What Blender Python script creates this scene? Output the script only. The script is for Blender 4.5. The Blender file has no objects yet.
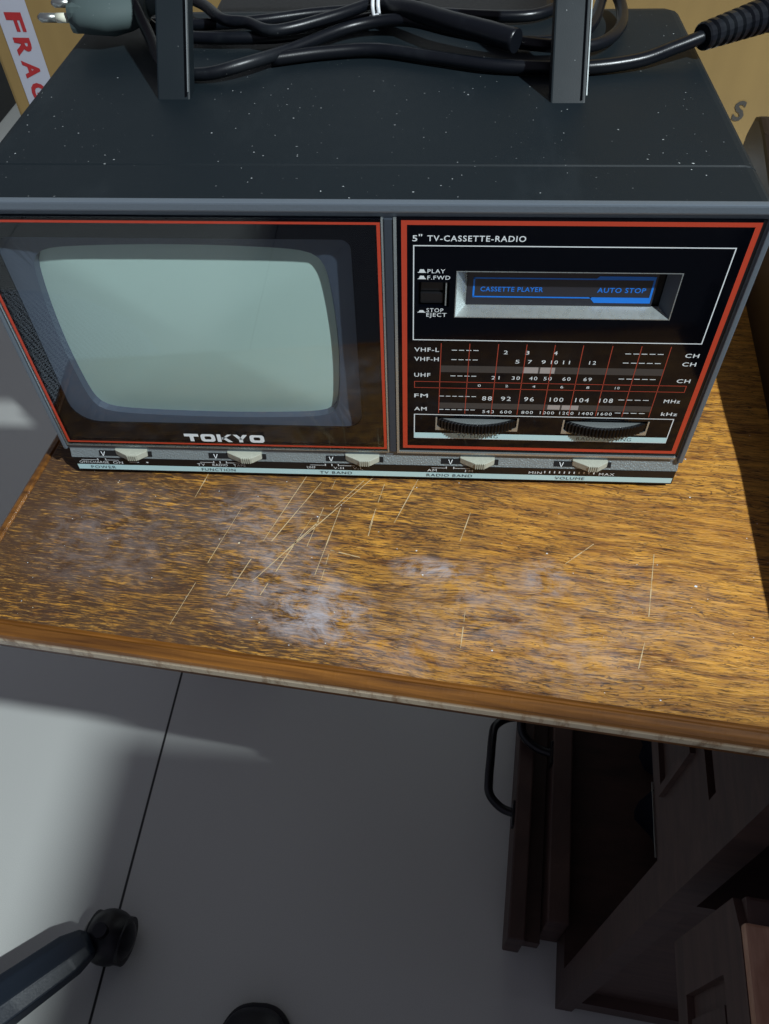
import bpy, bmesh, math, random
from mathutils import Vector, Matrix
random.seed(7)
SC = bpy.context.scene
COL = SC.collection
Z0 = 0.74                      # desk top height; builders below work in desk-top coordinates, floor at -Z0

# ------------------------------------------------------------------ materials
def mat(name):
    m = bpy.data.materials.new(name); m.use_nodes = True
    nt = m.node_tree; b = nt.nodes['Principled BSDF']
    return m, nt, b
def lin(c):
    return tuple(((x/255)/12.92 if x/255 <= .04045 else ((x/255+.055)/1.055)**2.4) for x in c)+(1,)
def simple(name, rgb, rough=.5, metal=0, spec=.5, bump=0, scale=400, coat=0):
    m, nt, b = mat(name)
    b.inputs['Base Color'].default_value = lin(rgb)
    b.inputs['Roughness'].default_value = rough; b.inputs['Metallic'].default_value = metal
    b.inputs['Specular IOR Level'].default_value = spec
    b.inputs['Coat Weight'].default_value = coat
    n = nt.nodes.new('ShaderNodeTexNoise'); n.inputs['Scale'].default_value = scale
    tc = nt.nodes.new('ShaderNodeTexCoord'); nt.links.new(tc.outputs['Object'], n.inputs['Vector'])
    if bump:
        bp = nt.nodes.new('ShaderNodeBump'); bp.inputs['Strength'].default_value = bump; bp.inputs['Distance'].default_value = .0005
        nt.links.new(n.outputs['Fac'], bp.inputs['Height']); nt.links.new(bp.outputs['Normal'], b.inputs['Normal'])
    mr = nt.nodes.new('ShaderNodeMapRange'); mr.inputs['To Min'].default_value = max(0, rough-.06); mr.inputs['To Max'].default_value = min(1, rough+.06)
    nt.links.new(n.outputs['Fac'], mr.inputs['Value']); nt.links.new(mr.outputs['Result'], b.inputs['Roughness'])
    return m
class NB:
    """tiny node builder"""
    def __init__(s, nt): s.nt = nt
    def n(s, t, **kw):
        x = s.nt.nodes.new(t)
        for k, v in kw.items(): setattr(x, k, v)
        return x
    def l(s, a, b): s.nt.links.new(a, b)
    def noise(s, vec, scale, detail=3, rough=.5, dist=0):
        x = s.n('ShaderNodeTexNoise'); x.inputs['Scale'].default_value = scale; x.inputs['Detail'].default_value = detail
        x.inputs['Roughness'].default_value = rough; x.inputs['Distortion'].default_value = dist; s.l(vec, x.inputs['Vector']); return x.outputs['Fac']
    def mapping(s, vec, sc, loc=(0,0,0), rot=(0,0,0)):
        x = s.n('ShaderNodeMapping'); x.inputs['Scale'].default_value = sc; x.inputs['Location'].default_value = loc; x.inputs['Rotation'].default_value = rot
        s.l(vec, x.inputs['Vector']); return x.outputs['Vector']
    def ramp(s, v, lo, hi, a=0., b=1.):
        x = s.n('ShaderNodeMapRange'); x.inputs['From Min'].default_value = lo; x.inputs['From Max'].default_value = hi
        x.inputs['To Min'].default_value = a; x.inputs['To Max'].default_value = b; s.l(v, x.inputs['Value']); return x.outputs['Result']
    def math(s, op, a, b=None, c=None):
        x = s.n('ShaderNodeMath', operation=op)
        for i, v in enumerate((a, b, c)):
            if v is None: continue
            if isinstance(v, (int, float)): x.inputs[i].default_value = v
            else: s.l(v, x.inputs[i])
        return x.outputs[0]
    def mix(s, f, a, b):
        x = s.n('ShaderNodeMix', data_type='RGBA')
        if isinstance(f, (int, float)): x.inputs['Factor'].default_value = f
        else: s.l(f, x.inputs['Factor'])
        for i, v in (('A', a), ('B', b)):
            k = [q for q in x.inputs if q.name == i and q.type == 'RGBA'][0]
            if isinstance(v, tuple): k.default_value = v
            else: s.l(v, k)
        return [q for q in x.outputs if q.type == 'RGBA'][0]

def plastic_dusty(name, rgb, rough=.45, dust=.66, dustcol=(120,130,135), smear=.25):
    m, nt, b = mat(name); N = NB(nt)
    tc = N.n('ShaderNodeTexCoord').outputs['Object']; b.inputs['Specular IOR Level'].default_value = .38
    sp = N.noise(tc, 650, 1); spm = N.ramp(sp, dust+.08, dust+.11)
    cl = N.noise(tc, 14, 4, .6); spm2 = N.math('MULTIPLY', spm, N.ramp(cl, .42, .62))
    sm = N.ramp(N.noise(N.mapping(tc, (1, .35, 1)), 30, 5, .65), .55, .85, 0, smear)
    c = N.mix(sm, lin(rgb), lin(dustcol)); c = N.mix(spm2, c, lin((200,205,205)))
    N.l(c, b.inputs['Base Color'])
    fine = N.noise(tc, 2500, 2)
    bp = N.n('ShaderNodeBump'); bp.inputs['Strength'].default_value = .12; bp.inputs['Distance'].default_value = .0003
    N.l(fine, bp.inputs['Height']); N.l(bp.outputs['Normal'], b.inputs['Normal'])
    N.l(N.ramp(cl, .2, .8, rough-.08, rough+.12), b.inputs['Roughness'])
    return m

def wood_top():
    m, nt, b = mat('worn varnished oak'); N = NB(nt)
    tc = N.n('ShaderNodeTexCoord').outputs['Object']
    warp = N.noise(N.mapping(tc, (6, 14, 6)), 1, 3, .5)
    cmb = N.n('ShaderNodeCombineXYZ'); N.l(N.math('MULTIPLY', warp, .02), cmb.inputs['Y'])
    va = N.n('ShaderNodeVectorMath', operation='ADD'); N.l(tc, va.inputs[0]); N.l(cmb.outputs[0], va.inputs[1]); v = va.outputs[0]
    g1 = N.noise(N.mapping(v, (34, 330, 34)), 1, 6, .66, .2)            # streaky grain
    g2 = N.noise(N.mapping(v, (130, 1150, 100)), 1, 4, .65, .35)                   # pores
    g3 = N.noise(N.mapping(v, (5, 26, 5)), 1, 3, .5, .4)
    base = N.mix(N.ramp(g1, .34, .62), lin((122,74,28)), lin((226,162,62)))
    base = N.mix(N.ramp(g3, .35, .7, 0, .35), base, lin((166,100,30)))
    # darker pores, denser towards the left of the top
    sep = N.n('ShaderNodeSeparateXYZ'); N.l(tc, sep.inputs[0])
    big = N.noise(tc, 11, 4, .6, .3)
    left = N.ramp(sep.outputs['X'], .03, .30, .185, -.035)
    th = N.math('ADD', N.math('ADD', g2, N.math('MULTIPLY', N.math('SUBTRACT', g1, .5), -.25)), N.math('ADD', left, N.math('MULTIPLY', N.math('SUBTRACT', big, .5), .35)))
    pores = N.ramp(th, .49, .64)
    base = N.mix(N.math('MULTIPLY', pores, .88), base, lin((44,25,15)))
    rd = N.noise(N.mapping(v, (55, 420, 50), (3, 7, 1)), 1, 3, .6, .5)
    crack = N.ramp(N.math('ABSOLUTE', N.math('SUBTRACT', rd, .5)), .006, .022, 1, 0)
    crack = N.math('MULTIPLY', crack, N.ramp(N.noise(tc, 28, 3, .6), .30, .55, .1, .85)); base = N.mix(crack, base, lin((58,34,14)))
    lt = N.noise(N.mapping(v, (150, 1300, 100), (9, 2, 1)), 1, 2, .6, .3); base = N.mix(N.ramp(lt, .60, .72, 0, .55), base, lin((240,184,96)))
    left_dark = N.math('MULTIPLY', N.ramp(N.noise(tc, 16, 5, .7, .5), .38, .66), N.ramp(sep.outputs['X'], .08, .36, .85, .05)); base = N.mix(left_dark, base, lin((82,58,42)))  # darker brown blotches, stronger towards the left
    # whitish scuffs (worn-through varnish) in a few places
    def blob(x, y, rx, ry):
        dx = N.math('DIVIDE', N.math('SUBTRACT', sep.outputs['X'], x), rx); dy = N.math('DIVIDE', N.math('SUBTRACT', sep.outputs['Y'], y), ry)
        d = N.math('ADD', N.math('MULTIPLY', dx, dx), N.math('MULTIPLY', dy, dy)); return N.ramp(d, 0, 1, 1, 0)
    BL = [(.143,.046,.035,.035,.55),(.165,.032,.03,.022,1),(.125,.078,.035,.03,.4),(.205,.018,.035,.016,.3),(.212,.062,.022,.008,.9),(.275,.03,.04,.03,.3),(.262,.064,.014,.014,.6),(.238,.045,.05,.03,.35),(.30,.055,.05,.03,.22),(.06,.06,.05,.04,.25)]
    tot = None
    for x, y, rx, ry, w in BL:
        k = N.math('MULTIPLY', blob(x, y, rx, ry), w); tot = k if tot is None else N.math('MAXIMUM', tot, k)
    sc = N.noise(N.mapping(v, (70, 110, 60)), 1, 6, .75, .6)
    scm = N.math('MULTIPLY', N.ramp(sc, .40, .62), N.math('MULTIPLY', tot, 1.0))
    base = N.mix(scm, base, lin((176,168,172)))
    dz = N.ramp(N.noise(tc, 420, 1), .80, .83); base = N.mix(dz, base, lin((240,225,190)))
    N.l(base, b.inputs['Base Color'])
    rg = N.ramp(N.noise(tc, 25, 5, .7), .3, .7, .36, .58); N.l(N.math('ADD', rg, N.math('MULTIPLY', pores, .2)), b.inputs['Roughness'])
    b.inputs['Specular IOR Level'].default_value = .5
    h = N.math('ADD', N.math('MULTIPLY', g2, -1.), N.math('MULTIPLY', g1, -.6))
    bp = N.n('ShaderNodeBump'); bp.inputs['Strength'].default_value = .7; bp.inputs['Distance'].default_value = .0008
    N.l(h, bp.inputs['Height']); N.l(bp.outputs['Normal'], b.inputs['Normal'])
    return m
def wood(name, a, c, rough=.5, sc=(120, 8, 8), bump=.3):
    m, nt, b = mat(name); N = NB(nt)
    tc = N.n('ShaderNodeTexCoord').outputs['Object']
    g = N.noise(N.mapping(tc, sc), 1, 6, .62, .5); g2 = N.noise(tc, 12, 4)
    base = N.mix(N.ramp(g, .3, .7), lin(a), lin(c)); base = N.mix(N.ramp(g2, .4, .75, 0, .4), base, lin(a))
    N.l(base, b.inputs['Base Color']); b.inputs['Roughness'].default_value = rough
    bp = N.n('ShaderNodeBump'); bp.inputs['Strength'].default_value = bump; bp.inputs['Distance'].default_value = .0006
    N.l(g, bp.inputs['Height']); N.l(bp.outputs['Normal'], b.inputs['Normal'])
    return m
def worn_lit_edge():
    m, nt, b = mat('worn and lit moulded edge'); N = NB(nt)
    tc = N.n('ShaderNodeTexCoord').outputs['Object']
    g = N.noise(N.mapping(tc, (14, 300, 300)), 1, 5, .6, .2)
    base = N.mix(N.ramp(g, .3, .7), lin((70,40,16)), lin((146,94,36)))
    ch = N.ramp(N.noise(N.mapping(tc, (160, 60, 60)), 1, 4, .7), .52, .68)
    sep = N.n('ShaderNodeSeparateXYZ'); N.l(tc, sep.inputs[0])
    nose = N.math('MULTIPLY', N.ramp(sep.outputs['Z'], -.0040, -.0056, 0, 1), N.ramp(sep.outputs['Y'], .0020, .0030, 1, 0))  # pale nose band: wear plus the edge's highlight painted into the colour
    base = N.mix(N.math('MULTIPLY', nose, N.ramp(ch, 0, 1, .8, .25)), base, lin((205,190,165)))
    N.l(base, b.inputs['Base Color']); b.inputs['Roughness'].default_value = .36
    bp = N.n('ShaderNodeBump'); bp.inputs['Strength'].default_value = .15; bp.inputs['Distance'].default_value = .0004
    N.l(ch, bp.inputs['Height']); N.l(bp.outputs['Normal'], b.inputs['Normal'])
    return m
def floor_mat():
    m, nt, b = mat('grey porcelain tile'); N = NB(nt)
    tc = N.n('ShaderNodeTexCoord').outputs['Object']
    # joints: lines of constant x and y, tile 0.66 m (object space is rotated with the joints)
    sep = N.n('ShaderNodeSeparateXYZ'); N.l(tc, sep.inputs[0])
    def joint(c):
        f = N.math('FRACT', N.math('DIVIDE', c, .66)); d = N.math('MINIMUM', f, N.math('SUBTRACT', 1., f)); return N.ramp(d, .0018, .0030, 1, 0)
    j = N.math('MAXIMUM', joint(sep.outputs['X']), joint(sep.outputs['Y']))
    s = N.noise(tc, 900, 2); s2 = N.noise(tc, 3, 4)
    c = N.mix(N.ramp(s, .35, .65, 0, .35), lin((214,216,212)), lin((192,194,190))); c = N.mix(N.ramp(s2, .3, .7, 0, .25), c, lin((204,203,197)))
    c = N.mix(j, c, lin((30,29,28))); N.l(c, b.inputs['Base Color'])
    b.inputs['Roughness'].default_value = .38
    return m
def mesh_fabric():
    m, nt, b = mat('grey woven seat mesh'); N = NB(nt)
    tc = N.n('ShaderNodeTexCoord').outputs['Object']
    sep = N.n('ShaderNodeSeparateXYZ'); N.l(tc, sep.inputs[0])
    def st(c): return N.math('SINE', N.math('MULTIPLY', c, 900.))
    w = N.math('MAXIMUM', st(N.math('ADD', sep.outputs['X'], sep.outputs['Y'])), st(N.math('SUBTRACT', sep.outputs['X'], sep.outputs['Y'])))
    N.l(N.mix(N.ramp(w, 0, 1), lin((45,50,60)), lin((215,222,232))), b.inputs['Base Color']); b.inputs['Roughness'].default_value = .8
    return m
def carton_mat():
    m, nt, b = mat('brown corrugated card'); N = NB(nt)
    tc = N.n('ShaderNodeTexCoord').outputs['Object']
    c = N.mix(N.noise(N.mapping(tc, (60, 60, 4)), 1, 4), lin((140,114,68)), lin((160,132,80)))
    c = N.mix(N.ramp(N.noise(tc, 9, 4), .45, .7, 0, .4), c, lin((124,100,62)))
    N.l(c, b.inputs['Base Color']); b.inputs['Roughness'].default_value = .75
    return m
def glass_pane():
    m = bpy.data.materials.new('tinted front glass'); m.use_nodes = True; nt = m.node_tree; nt.nodes.clear(); N = NB(nt)
    out = N.n('ShaderNodeOutputMaterial'); tr = N.n('ShaderNodeBsdfTransparent'); gl = N.n('ShaderNodeBsdfGlossy'); mx = N.n('ShaderNodeMixShader'); fr = N.n('ShaderNodeFresnel')
    tr.inputs['Color'].default_value = (.93,.96,.97,1); gl.inputs['Roughness'].default_value = .015; fr.inputs['IOR'].default_value = 1.5
    ge = N.n('ShaderNodeNewGeometry'); N.l(N.ramp(ge.outputs['Backfacing'], 0, 1, 1.5, 1/1.5), fr.inputs['IOR']); N.l(fr.outputs[0], mx.inputs[0]); N.l(tr.outputs[0], mx.inputs[1]); N.l(gl.outputs[0], mx.inputs[2]); N.l(mx.outputs[0], out.inputs[0])
    return m
M = {}
M['shell'] = plastic_dusty('dark slate plastic', (14,25,31), .55, dust=.69, smear=.06)
M['bezel'] = simple('silver grey bezel plastic', (112,122,132), .38, .35, bump=.15, scale=900)
M['bezel_dark'] = simple('dark grey bezel plastic', (58,66,76), .45, .1, bump=.1, scale=900)
M['chrome'] = simple('bright silver trim', (188,196,196), .28, .75)
M['silver_tex'] = simple('textured silver plastic', (150,160,162), .42, .5, bump=.9, scale=1500)
M['black_gloss'] = simple('glossy black acrylic', (4,6,12), .08, 0, .30)
M['black'] = simple('black plastic', (14,15,18), .4)
M['black_slot'] = simple('matt black recess', (6,6,8), .8)
M['red'] = simple('orange red line paint', (192,66,42), .4)
M['red_thin'] = simple('thin red scale paint', (170,66,48), .5)
M['white'] = simple('white printing', (232,238,240), .5)
M['pale'] = simple('pale blue-white strip', (196,232,236), .5)
M['ink'] = simple('dark printing on strip', (70,90,100), .5)
M['blue'] = simple('bright blue printing', (24,128,236), .5)
M['band_dark'] = simple('grey dial band', (66,62,60), .5)
M['band_light'] = simple('pale dial window', (168,160,156), .5)
M['glass'] = glass_pane()
M['mask'] = simple('slate grey picture surround', (84,92,108), .55)
M['screen'] = simple('grey-green phosphor screen', (206,226,214), .22, 0, .5)
M['knob'] = simple('cream slider knob', (176,178,164), .5, bump=.3)
M['cassette'] = simple('dark grey cassette door', (44,44,52), .5)
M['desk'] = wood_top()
M['edge'] = worn_lit_edge()
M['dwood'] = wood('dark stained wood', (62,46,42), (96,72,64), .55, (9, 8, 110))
M['dwood_lit'] = wood('lit worn copper brown wood', (150,96,66), (216,170,140), .4, (120, 10, 60), .6)  # paler than the drawer wood: light on the lid is painted in
M['panelwood'] = wood('dark red brown panel wood', (60,44,40), (90,66,58), .5, (8, 30, 120))
M['gallery'] = wood('very dark stained wood', (22,16,15), (40,28,24), .5, (9, 8, 110))
M['iron'] = simple('black painted iron', (12,13,22), .35)
M['cable'] = plastic_dusty('black rubber cable', (14,17,23), .3, dust=.73, smear=.08)
M['plug'] = plastic_dusty('grey moulded plug', (74,88,88), .75, smear=.2)
M['pin'] = simple('plug pin metal', (176,180,176), .3, .9)
M['ivory'] = simple('ivory insulating sleeve', (226,226,206), .5)
M['tie'] = simple('white plastic tie', (225,228,232), .3)
M['carton'] = carton_mat()
M['tape'] = simple('white printed tape', (186,188,200), .5)
M['tapered'] = simple('red tape lettering', (176,44,48), .5)
M['printgrey'] = simple('grey carton print', (70,66,60), .7)
M['paper'] = simple('white paper', (225,230,235), .7)
M['floor'] = floor_mat()
M['wall'] = simple('off-white wall paint', (200,200,196), .8, bump=.2, scale=200)
M['chair'] = simple('dark blue-grey nylon', (26,36,48), .42, bump=.2)
M['rubber'] = simple('black caster', (12,13,22), .4)
M['fabric'] = mesh_fabric()
M['shoe'] = simple('black shoe leather', (14,15,30), .45, bump=.2)
M['cloth'] = simple('dark navy cloth', (20,22,44), .85, bump=.5, scale=60)
M['scratch'] = simple('pale scratch', (206,180,138), .6)
M['furn'] = simple('black furniture laminate', (14,14,16), .5)

# ------------------------------------------------------------------ mesh helpers
class MB:
    def __init__(s): s.bm = bmesh.new(); s.mats = []
    def mi(s, m):
        if m is None: return 0
        if m not in s.mats: s.mats.append(m)
        return s.mats.index(m)
    def quad(s, pts, m=None):
        f = s.bm.faces.new([s.bm.verts.new(p) for p in pts]); f.material_index = s.mi(m); return f
    def box(s, a, b, m=None, bev=0, M4=None):
        r = bmesh.ops.create_cube(s.bm, size=1); vs = r['verts']
        c = [(a[i]+b[i])/2 for i in range(3)]; d = [abs(b[i]-a[i]) for i in range(3)]
        for v in vs: v.co = Vector((c[0]+v.co.x*d[0], c[1]+v.co.y*d[1], c[2]+v.co.z*d[2]))
        i = s.mi(m); fs = {f for v in vs for f in v.link_faces}
        for f in fs: f.material_index = i
        if bev:
            es = list({e for v in vs for e in v.link_edges})
            r = bmesh.ops.bevel(s.bm, geom=es, offset=bev, segments=2, profile=.6, affect='EDGES'); vs = list({v for f in r['faces'] for v in f.verts} | set(v for v in vs if v.is_valid))
            for f in {f for v in vs for f in v.link_faces}: f.material_index = i
        if M4 is not None:
            for v in vs: v.co = M4 @ v.co
        return s
    def prism(s, pts, ext, m=None, bev=0):
        """polygon (3-D points) swept by vector ext"""
        ext = Vector(ext); i = s.mi(m)
        a = [s.bm.verts.new(p) for p in pts]; b = [s.bm.verts.new(Vector(p)+ext) for p in pts]
        fs = [s.bm.faces.new(a), s.bm.faces.new(b[::-1])]
        n = len(a)
        for k in range(n): fs.append(s.bm.faces.new((a[k], b[k], b[(k+1) % n], a[(k+1) % n])))
        for f in fs: f.material_index = i
        bmesh.ops.recalc_face_normals(s.bm, faces=fs)
        if bev:
            es = list({e for f in fs for e in f.edges}); bmesh.ops.bevel(s.bm, geom=es, offset=bev, segments=2, profile=.6, affect='EDGES')
        return s
    def tube(s, pts, r, seg=10, m=None, caps=True, smooth=True):
        i = s.mi(m); P = [Vector(p) for p in pts]; n = len(P); R = r if isinstance(r, (list, tuple)) else [r]*n
        up = Vector((0,0,1)); rings = []
        t0 = (P[1]-P[0]).normalized(); x = t0.cross(up)
        if x.length < 1e-3: x = t0.cross(Vector((1,0,0)))
        x.normalize()
        for k in range(n):
            t = (P[min(k+1, n-1)]-P[max(k-1, 0)]).normalized(); x = (x-t*x.dot(t)).normalized(); y = t.cross(x)
            rings.append([s.bm.verts.new(P[k]+(x*math.cos(2*math.pi*j/seg)+y*math.sin(2*math.pi*j/seg))*R[k]) for j in range(seg)])
        fs = []
        for k in range(n-1):
            for j in range(seg): fs.append(s.bm.faces.new((rings[k][j], rings[k][(j+1) % seg], rings[k+1][(j+1) % seg], rings[k+1][j])))
        for f in fs: f.smooth = smooth
        if caps: fs.append(s.bm.faces.new(rings[0][::-1])); fs.append(s.bm.faces.new(rings[-1]))
        for f in fs: f.material_index = i
        bmesh.ops.recalc_face_normals(s.bm, faces=fs)
        return s
    def sphere(s, c, r, sc=(1,1,1), m=None, seg=24):
        q = bmesh.ops.create_uvsphere(s.bm, u_segments=seg, v_segments=seg//2, radius=1); i = s.mi(m)
        for v in q['verts']: v.co = Vector((c[0]+v.co.x*r*sc[0], c[1]+v.co.y*r*sc[1], c[2]+v.co.z*r*sc[2]))
        for f in {f for v in q['verts'] for f in v.link_faces}: f.material_index = i; f.smooth = True
        return s
    def cyl(s, c, axis, r, h, seg=32, m=None, r2=None):
        a = Vector(axis).normalized(); c = Vector(c)
        return s.tube([c-a*h/2, c+a*h/2], [r, r if r2 is None else r2], seg, m, smooth=False)
    def holed(s, x0, x1, z0, z1, y0, y1, holes, m=None):
        """plate in the XZ plane between y0 (front) and y1, with rectangular holes; walls of the holes included"""
        xs = sorted({x0, x1, *[h[0] for h in holes], *[h[1] for h in holes]}); zs = sorted({z0, z1, *[h[2] for h in holes], *[h[3] for h in holes]})
        def solid(i, j):
            if i < 0 or j < 0 or i >= len(xs)-1 or j >= len(zs)-1: return False
            cx, cz = (xs[i]+xs[i+1])/2, (zs[j]+zs[j+1])/2
            return not any(h[0] < cx < h[1] and h[2] < cz < h[3] for h in holes)
        for i in range(len(xs)-1):
            for j in range(len(zs)-1):
                if not solid(i, j): continue
                a, b, c, d = xs[i], xs[i+1], zs[j], zs[j+1]
                s.quad([(a,y0,c),(b,y0,c),(b,y0,d),(a,y0,d)], m); s.quad([(a,y1,d),(b,y1,d),(b,y1,c),(a,y1,c)], m)
                if not solid(i-1, j): s.quad([(a,y1,c),(a,y0,c),(a,y0,d),(a,y1,d)], m)
                if not solid(i+1, j): s.quad([(b,y0,c),(b,y1,c),(b,y1,d),(b,y0,d)], m)
                if not solid(i, j-1): s.quad([(a,y0,c),(a,y1,c),(b,y1,c),(b,y0,c)], m)
                if not solid(i, j+1): s.quad([(a,y0,d),(b,y0,d),(b,y1,d),(a,y1,d)], m)
        bmesh.ops.remove_doubles(s.bm, verts=s.bm.verts, dist=1e-7)
        return s
    def build(s, name, m, parent=None, origin=None, smooth=False, **props):
        me = bpy.data.meshes.new(name); s.bm.to_mesh(me); s.bm.free()
        org = Vector(origin) if origin is not None else (ORG[parent.name] if parent else Vector((0,0,0)))
        me.transform(Matrix.Translation(-org))
        ml = [M[x] for x in s.mats] if s.mats else []
        if not ml: ml = [M[m]]
        for x in ml: me.materials.append(x)
        if smooth:
            for p in me.polygons: p.use_smooth = True
        o = bpy.data.objects.new(name, me); COL.objects.link(o)
        if parent: o.parent = parent; ORG[o.name] = org
        else: o.location = org+Vector((0,0,Z0)); ORG[o.name] = org
        for k, v in props.items(): o[k] = v
        return o
ORG = {}
def empty(name, loc, **props):
    o = bpy.data.objects.new(name, None); COL.objects.link(o); o.empty_display_size = .02
    o.location = Vector(loc)+Vector((0,0,Z0)); ORG[o.name] = Vector(loc)
    for k, v in props.items(): o[k] = v
    return o
def spline(pts, n=10):
    P = [Vector(p) for p in pts]; P = [P[0]*2-P[1]]+P+[P[-1]*2-P[-2]]; out = []
    for i in range(1, len(P)-2):
        for k in range(n):
            t = k/n; a, b, c, d = P[i-1], P[i], P[i+1], P[i+2]
            out.append(.5*((2*b)+(c-a)*t+(2*a-5*b+4*c-d)*t*t+(3*b-a-3*c+d)*t**3))
    out.append(P[-2]); return out
def text_polys(txt, spacing=1.0, bold=0.):
    cu = bpy.data.curves.new('t', 'FONT'); cu.body = txt; cu.size = 1; cu.fill_mode = 'FRONT'; cu.resolution_u = 3; cu.space_character = spacing; cu.offset = bold
    ob = bpy.data.objects.new('t', cu); COL.objects.link(ob)
    bpy.context.view_layer.update()
    me = bpy.data.meshes.new_from_object(ob.evaluated_get(bpy.context.evaluated_depsgraph_get()))
    vs = [v.co.copy() for v in me.vertices]; fs = [tuple(p.vertices) for p in me.polygons]
    bpy.data.objects.remove(ob); bpy.data.curves.remove(cu); bpy.data.meshes.remove(me)
    return vs, fs
def add_text(mb, txt, x0, x1, z, h, y, m, spacing=1.15, bold=.012, T=None):
    """print txt between x0 and x1 with baseline z and cap height h on a plane facing -Y"""
    vs, fs = text_polys(txt, spacing, bold)
    if not vs: return
    ax = min(v.x for v in vs); bx = max(v.x for v in vs); cap = .70; i = mb.mi(m)
    sx = (x1-x0)/(bx-ax); sz = h/cap
    vv = []
    for v in vs:
        p = Vector((x0+(v.x-ax)*sx, y, z+v.y*sz))
        if T: p = T(p)
        vv.append(mb.bm.verts.new(p))
    for f in fs:
        try: q = mb.bm.faces.new([vv[k] for k in f]); q.material_index = i
        except ValueError: pass
mm = .001

# ------------------------------------------------------------------ television
TV = empty('portable_television', (0, .097, 0), label='dark slate portable television with cassette and radio panel, on the wooden desk', category='television')
W = .149; H = .1466; D = .1943
# shell: flat top with rounded rear corners, seam groove 26 mm behind the front
b = MB()
def shell_ring(y, inset=0, top=H, r=.006):
    x = W-inset; pts = []
    for cx, cz, a0 in ((x-r, top-r, 0), (-x+r, top-r, 90)):
        for k in range(5): a = math.radians(a0+k*22.5); pts.append(Vector((cx+r*math.cos(a), y, cz+r*math.sin(a))))
    pts += [Vector((-x, y, .004)), Vector((x, y, .004))]
    return pts
ys = [(.0008,0.0006,H-.0006),(.0016,0,H),(.0256,0,H),(.0260,.0005,H-.0006),(.0266,.0005,H-.0006),(.0270,0,H),(.14,.0,H),(.183,.0,H),(.190,.0015,H-.0015),(.1935,.004,H-.005),(.1943,.008,H-.010)]
rings = [[b.bm.verts.new(p) for p in shell_ring(y, i, t)] for y, i, t in ys]
for a, c in zip(rings, rings[1:]):
    for k in range(len(a)): b.bm.faces.new((a[k], a[(k+1) % len(a)], c[(k+1) % len(a)], c[k]))
b.bm.faces.new(rings[-1])
# the front end of the shell stays open: the sides of the picture recess and the front frame close it
bmesh.ops.recalc_face_normals(b.bm, faces=b.bm.faces)
b.build('shell', 'shell', TV)
# slots in the top where the handle enters + seam line highlight
# front frame
b = MB()
PX0, PX1 = -.1470, .0110; QX0, QX1 = .0148, .1465; PZ0, PZ1 = .0200, .1412
b.holed(-W, W, .0170, H-.001, -.0005, .0045, [(PX0, PX1, PZ0, PZ1), (QX0, QX1, PZ0, PZ1)])
fr = b.build('front_frame', 'bezel', TV, label='silver grey front frame')
# raised lip along the top of the frame, thin bright edges around the panels
b = MB()
b.box((-W-.0004, -.0022, H-.0032), (W+.0004, .0012, H+.0004), bev=.0007)
b.box((W-.0018, -.0022, .0175), (W+.0004, .004, H-.003), bev=.0005)
b.box((-W-.0004, -.0022, .0175), (-W+.0013, .004, H-.003), bev=.0005)
b.build('frame_lip', 'bezel', TV, label='lighter silver lip around the front')
b = MB()
def rim(b, x0, x1, z0, z1, w, y0, y1, sides='LRTB', m=None):
    if 'L' in sides: b.box((x0, y0, z0), (x0+w, y1, z1), m)
    if 'R' in sides: b.box((x1-w, y0, z0), (x1, y1, z1), m)
    if 'T' in sides: b.box((x0+w, y0, z1-w), (x1-w, y1, z1), m)
    if 'B' in sides: b.box((x0+w, y0, z0), (x1-w, y1, z0+w), m)
rim(b, QX0, QX1, PZ0, PZ1, .0011, -.0020, .0005, 'LB')
rim(b, PX0, PX1, PZ0, PZ1, .0007, -.0018, .0005, 'LBR')
b.build('panel_trim', 'chrome', TV, label='bright silver trim around the two panels')
b = MB(); b.box((.0113, -.0016, .0202), (.0146, -.0004, .1408), bev=.0004); b.build('centre_post', 'bezel_dark', TV, label='dark grey post between the panels')
# ---- left panel: glass with printed black border and red line
def rounded(x0, x1, z0, z1, r, n=6):
    if isinstance(r, (int, float)): r = (r,)*4
    out = []
    for (cx, cz, a0, rr) in ((x1-r[0], z1-r[0], 0, r[0]), (x0+r[1], z1-r[1], 90, r[1]), (x0+r[2], z0+r[2], 180, r[2]), (x1-r[3], z0+r[3], 270, r[3])):
        for k in range(n+1): a = math.radians(a0+90*k/n); out.append((cx+rr*math.cos(a), cz+rr*math.sin(a)))
    return out
def ring_plate(b, outer, inner, y0, y1, m=None):
    """plate between two loops with same count"""
    i = b.mi(m); n = len(outer)
    V = [[b.bm.verts.new((p[0], y, p[1])) for p in L] for L in (outer, inner) for y in (y0, y1)]
    of, ob_, inf, inb = V
    for k in range(n):
        j = (k+1) % n
        for q in ((of[k], of[j], inf[j], inf[k]), (ob_[j], ob_[k], inb[k], inb[j]), (inf[k], inf[j], inb[j], inb[k]), (of[j], of[k], ob_[k], ob_[j])):
            f = b.bm.faces.new(q); f.material_index = i
def rect_as_rounded(x0, x1, z0, z1, n=6): return rounded(x0, x1, z0, z1, 1e-5, n)
GX0, GX1, GZ0, GZ1 = PX0+.0007, PX1-.0007, PZ0+.0007, PZ1-.0003
gw = empty('front_window', (0, .097, 0)); gw.location = (0,0,0); gw.parent = TV; ORG['front_window'] = ORG[TV.name]
b = MB(); b.box((GX0, -.0022, GZ0), (GX1, -.0014, GZ1)); b.build('glass_pane', 'glass', gw, label='clear front glass over the picture tube')
b = MB(); ring_plate(b, rect_as_rounded(GX0, GX1, GZ0, GZ1), rounded(-.1375, -.0012, .0355, .1322, (.004,.006,.012,.008)), -.0012, -.0004)
b.build('black_border', 'black_gloss', gw)
b = MB()
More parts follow.
